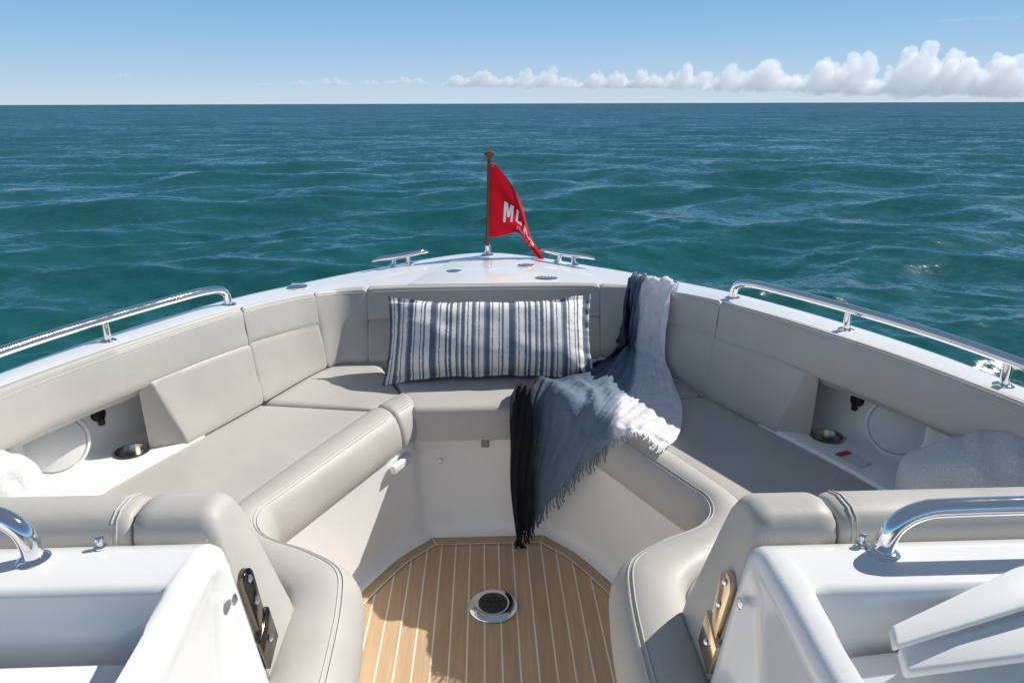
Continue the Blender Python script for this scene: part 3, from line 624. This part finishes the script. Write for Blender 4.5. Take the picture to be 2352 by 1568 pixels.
# ---------------------------------------------------------------- throw
def bk(s,g,z): T=TOP(s);B=BOT(s);p=T+(B-T)*g; return V3(p.x,p.y,zm(s,z))
rowsT=[
 [bk(s,-.12,.86) for s in (1.78,1.74,1.80,2.06,2.40)],
 [bk(s,.10,.920+d) for s,d in ((1.74,0),(1.60,.012),(1.80,.012),(2.0,.01),(2.40,.004))],
 [bk(s,.44,.899+d) for s,d in ((1.70,0),(1.54,.01),(1.78,.01),(1.98,.008),(2.42,.0))],
 [bk(s,.84,.76) for s in (1.62,1.44,1.74,1.98,2.46)],
 [bk(s,1.14,.625) for s in (1.46,1.30,1.66,1.98,2.52)],
 [PZ(1290,882,.607),PZ(1340,872,.612),PZ(1405,882,.618),PZ(1466,896,.610),PZ(1562,925,.603)],
 [PZ(1205,892,.612),PZ(1256,880,.625),PZ(1350,895,.634),PZ(1444,922,.624),PZ(1565,965,.608)],
 [PZ(1172,922,.618),PZ(1240,906,.637),PZ(1332,928,.648),PZ(1438,954,.632),PZ(1560,998,.616)],
 [PY(1174,1010,2.365),PY(1246,1010,2.34),PY(1338,1003,2.25),PZ(1432,976,.634),PZ(1548,1018,.620)],
 [PY(1174,1120,2.37),PY(1240,1104,2.35),PY(1336,1046,2.22),PZ(1434,990,.632),PZ(1537,1028,.620)],
 [PY(1188,1230,2.37),PY(1236,1184,2.36),PY(1318,1100,2.24),PZ(1438,1002,.628),PZ(1526,1038,.620)]]
qf=[CR(r) for r in rowsT]; NP,NQ=190,160
G=[[None]*(NQ+1) for _ in range(NP+1)]
for j in range(NQ+1):
    col=CR([f(4*j/NQ) for f in qf])
    for i in range(NP+1): G[i][j]=col(i/NP*(len(rowsT)-1))
V=[];UV=[]
for i in range(NP+1):
    for j in range(NQ+1):
        a=G[min(i+1,NP)][j]-G[max(i-1,0)][j]; b_=G[i][min(j+1,NQ)]-G[i][max(j-1,0)]; n_=a.cross(b_)
        n_=n_.normalized() if n_.length>1e-9 else V3(0,0,1)
        if n_.dot(CAM-G[i][j])<0: n_=-n_
        p=i/NP;q=j/NQ
        wob=.45*noise.noise((p*4,q*3,9.))
        fold=(1+math.sin(2*PI*(5.2*q+wob+.9*math.sin(p*5.1)+.35*math.sin(p*13+q*4))))*.5
        fold2=(1+math.sin(2*PI*(12.3*q+1.5*wob-1.3*math.sin(p*4+1)+.5*math.sin(9*q+p*7))))*.5
        fold3=(1+math.sin(2*PI*(23*q+2*wob+2.*math.sin(p*6+2)+.6*math.sin(17*q+p*11))))*.5
        nz=noise.noise((p*11,q*9,1.7))*.5+noise.noise((p*25,q*21,4.))*.3
        flat=1.1 if p<.42 else (.85 if q<.5 else .85-.62*sms(.5,.72,q))
        V.append(G[i][j]+n_*(.020*fold**1.5*flat+.009*fold2*min(1,flat+.15)+.004*fold3+.011*nz*min(1,flat+.05)+.006)); UV.append((q,p))
Fq=[[i*(NQ+1)+j,i*(NQ+1)+j+1,(i+1)*(NQ+1)+j+1,(i+1)*(NQ+1)+j] for i in range(NP) for j in range(NQ)]
def ombre():
    m,t,b=newmat('ombre gauze throw'); L=t.links.new
    tc=nd(t,'ShaderNodeTexCoord'); sx=nd(t,'ShaderNodeSeparateXYZ'); L(tc.outputs['UV'],sx.inputs[0])
    n=nd(t,'ShaderNodeTexNoise'); n.inputs['Scale'].default_value=14; n.inputs['Detail'].default_value=5; L(tc.outputs['Object'],n.inputs['Vector'])
    ma=nd(t,'ShaderNodeMath',operation='MULTIPLY_ADD'); L(n.outputs[0],ma.inputs[0]); ma.inputs[1].default_value=.06; L(sx.outputs[0],ma.inputs[2])
    cr=nd(t,'ShaderNodeValToRGB'); e=cr.color_ramp.elements; e[0].position=.0; e[0].color=(.009,.010,.014,1); e[1].position=.22; e[1].color=(.012,.014,.02,1)
    for p,c in ((.32,(.105,.15,.215,1)),(.50,(.18,.24,.325,1)),(.70,(.21,.275,.365,1)),(.725,(.34,.39,.47,1)),(.755,(.88,.88,.93,1)),(1.,(.92,.92,.96,1))): x=e.new(p); x.color=c
    n4=nd(t,'ShaderNodeTexNoise'); n4.inputs['Scale'].default_value=30; n4.inputs['Detail'].default_value=6; L(tc.outputs['Object'],n4.inputs['Vector'])
    mr=nd(t,'ShaderNodeMapRange'); mr.inputs[1].default_value=.3; mr.inputs[2].default_value=.7; mr.inputs[3].default_value=.9; mr.inputs[4].default_value=1.08; L(n4.outputs[0],mr.inputs[0])
    mu=nd(t,'ShaderNodeMix',data_type='RGBA',blend_type='MULTIPLY'); mu.inputs[0].default_value=1
    L(ma.outputs[0],cr.inputs[0]); L(cr.outputs[0],mu.inputs[6]); L(mr.outputs[0],mu.inputs[7]); L(mu.outputs[2],b.inputs['Base Color']); b.inputs['Roughness'].default_value=.95
    n2=nd(t,'ShaderNodeTexNoise'); n2.inputs['Scale'].default_value=320; n2.inputs['Detail'].default_value=2; L(tc.outputs['Object'],n2.inputs['Vector'])
    n3=nd(t,'ShaderNodeTexNoise'); n3.inputs['Scale'].default_value=45; n3.inputs['Detail'].default_value=4; n3.inputs['Distortion'].default_value=1; L(tc.outputs['Object'],n3.inputs['Vector'])
    b1=nd(t,'ShaderNodeBump'); b1.inputs['Strength'].default_value=.5; b1.inputs['Distance'].default_value=.002; L(n2.outputs[0],b1.inputs['Height'])
    b2=nd(t,'ShaderNodeBump'); b2.inputs['Strength'].default_value=.7; b2.inputs['Distance'].default_value=.008; L(n3.outputs[0],b2.inputs['Height']); L(b1.outputs[0],b2.inputs['Normal']); L(b2.outputs[0],b.inputs['Normal'])
    tl=nd(t,'ShaderNodeBsdfTranslucent'); L(mu.outputs[2],tl.inputs[0]); mx=nd(t,'ShaderNodeMixShader'); mx.inputs[0].default_value=.20
    L(b.outputs[0],mx.inputs[1]); L(tl.outputs[0],mx.inputs[2]); L(mx.outputs[0],t.nodes['Material Output'].inputs[0])
    return m
OMB=ombre()
th=mk('throw_blanket',(V,Fq),OMB,uv=UV,ang=0)
tag(th,'fringed gauze throw shading from black through slate blue to white, draped over the bow seat','throw blanket')
Ls=[];uvs=[]
rng=random.Random(4)
for k in range(96):
    q=k/95; p0=V[NP*(NQ+1)+int(q*NQ)]
    d=(p0-V[(NP-4)*(NQ+1)+int(q*NQ)]).normalized(); L=rng.uniform(.035,.06); jx=rng.uniform(-.012,.012)
    if q<.68: pts=[p0,p0+d*L*.3+V3(jx*.3,-.004,-L*.3),p0+V3(jx,-.008,-L)]
    else: pts=[p0,p0+d*L*.25+V3(jx*.3,0,-.002),p0+d*L*.5+V3(jx,0,-.004)]
    tv=tube(pts,[.0022,.002,.0026],5); Ls.append(tv); uvs+=[(q,1)]*len(tv[0])
mk('fringe',join(*Ls),OMB,th,uv=uvs)
Ls=[];uvs=[]
e0=V[NP*(NQ+1)+2]
for k in range(7):
    a=rng.uniform(-1.2,1.2); tv=tube([e0,e0+V3(.012*math.sin(a),-.01,-.02),e0+V3(.03*math.sin(a)+.02,-.02,-.05)],[.004,.005,.003],6); Ls.append(tv); uvs+=[(0,1)]*len(tv[0])
mk('tassel',join(*Ls),OMB,th,uv=uvs)
# ---------------------------------------------------------------- clouds
def cloudmat(name,den):
    m,t,b=newmat(name); L=t.links.new; t.nodes.remove(b)
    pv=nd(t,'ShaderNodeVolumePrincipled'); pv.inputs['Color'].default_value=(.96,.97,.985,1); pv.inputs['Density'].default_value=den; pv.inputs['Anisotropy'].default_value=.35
    pv.inputs['Emission Strength'].default_value=den*.33; pv.inputs['Emission Color'].default_value=(.76,.87,1,1)  # bluish glow added to stand in for light scattered inside the cloud
    L(pv.outputs[0],t.nodes['Material Output'].inputs['Volume']); return m
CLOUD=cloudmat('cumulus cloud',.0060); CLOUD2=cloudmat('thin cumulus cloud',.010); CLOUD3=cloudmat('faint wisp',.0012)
bmI=bmesh.new(); bmesh.ops.create_icosphere(bmI,subdivisions=2,radius=1); bmI.verts.index_update()
ICO=np.array([v.co[:] for v in bmI.verts]); ICF=np.array([[v.index for v in f.verts] for f in bmI.faces]); bmI.free()
def cloud(u,vt,vb,wp,dist,label,seed,mat=None):
    rng=random.Random(seed); base=PY(u,vb,dist); H=PY(u,vt,dist).z-base.z; W=wp*dist/FPX*1.25
    n=int(26+40*W/H) if mat is None else 40; VV=[];FF=[]
    def ball(x,y,z,r):
        FF.append(ICF+len(VV)*len(ICO)); VV.append(ICO*np.array([r*1.15*(5 if mat else 1),r,r*.95])+np.array([x,y,z]))
    for i in range(n):
        x=rng.uniform(-.5,.5); env=(1-abs(2*x)**2.4)*(.52+.48*math.sin(x*9+seed)**2)
        if mat: ball(x*W*.8,0,H*(.5+.6*x+rng.uniform(-.12,.12)),H*rng.uniform(.12,.2)); continue
        zt=H*max(.10,env)*rng.uniform(.15,1)**.8*.9; r=H*rng.uniform(.06,.16)*(.45+.55*env); y=rng.uniform(-.25,.25)*H*1.5
        z=max(r*.4,zt-r); ball(x*W*.92,y,z,r); k=0
        while z>r*1.2 and k<7:
            k+=1; z-=r*.9; r*=1.1; ball(x*W*.92+rng.uniform(-.3,.3)*r,y+rng.uniform(-.3,.3)*r,max(z,r*.3),r)
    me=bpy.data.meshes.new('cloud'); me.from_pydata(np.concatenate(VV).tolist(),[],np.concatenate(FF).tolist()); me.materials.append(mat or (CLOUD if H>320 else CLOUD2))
    o=bpy.data.objects.new('cloud',me); C.objects.link(o); o.location=base
    rm=o.modifiers.new('remesh','REMESH'); rm.mode='VOXEL'; rm.voxel_size=H/(36 if mat is None else 20); rm.use_smooth_shade=True
    for k,(ns,st) in enumerate(((.26,.14),(.11,.10),(.045,.05))):
        tx=bpy.data.textures.new('billow','CLOUDS'); tx.noise_scale=H*ns; tx.noise_depth=2
        dm=o.modifiers.new('billow','DISPLACE'); dm.texture=tx; dm.texture_coords='GLOBAL'; dm.strength=H*st; dm.mid_level=.45
    tag(o,label,'cloud','cumulus clouds along the horizon' if mat is None else None)
CL=[(2310,88,214,170,9000,'rightmost tall cumulus cloud, cut by the right edge of the photo'),
(2120,78,212,260,9300,'largest and tallest white cumulus cloud, second from the right edge'),
(1935,100,208,180,9600,'billowing cumulus cloud just left of the largest one'),
(1745,117,205,220,9900,'wide cumulus cloud of middle height, third from the largest'),
(1575,131,201,110,10200,'narrow upright cumulus cloud right of the middle of the bank'),
(1480,150,200,80,10400,'small cumulus puff between two bigger clouds right of centre'),
(1395,152,200,125,10400,'low flat topped cumulus cloud right of the flag'),
(1250,139,199,140,10500,'low cumulus with one raised tower, first right of the flagstaff'),
(1110,154,197,160,10600,'low cumulus strip straight above the flagstaff'),
(935,171,192,82,10800,'tiny cumulus cloud left of the flagstaff'),
(850,179,194,44,10850,'very small puff between the two tiny clouds left of the flagstaff'),
(765,174,195,70,10900,'tiny faint cumulus puff, second left of the flagstaff'),
(690,179,196,46,10900,'faint small puff low over the horizon at left of centre'),
(610,185,197,40,10950,'faintest low puff, leftmost of the row along the horizon'),
(280,166,177,36,11000,'lone tiny cloud at the far left of the sky')]
for i,(u,vt,vb,wp,d,l) in enumerate(CL): cloud(u,vt,vb,wp,d,l,i*7+2)
cloud(2240,36,52,170,14000,'faint thin wisp of cloud high at the upper right above the bank',91,CLOUD3)
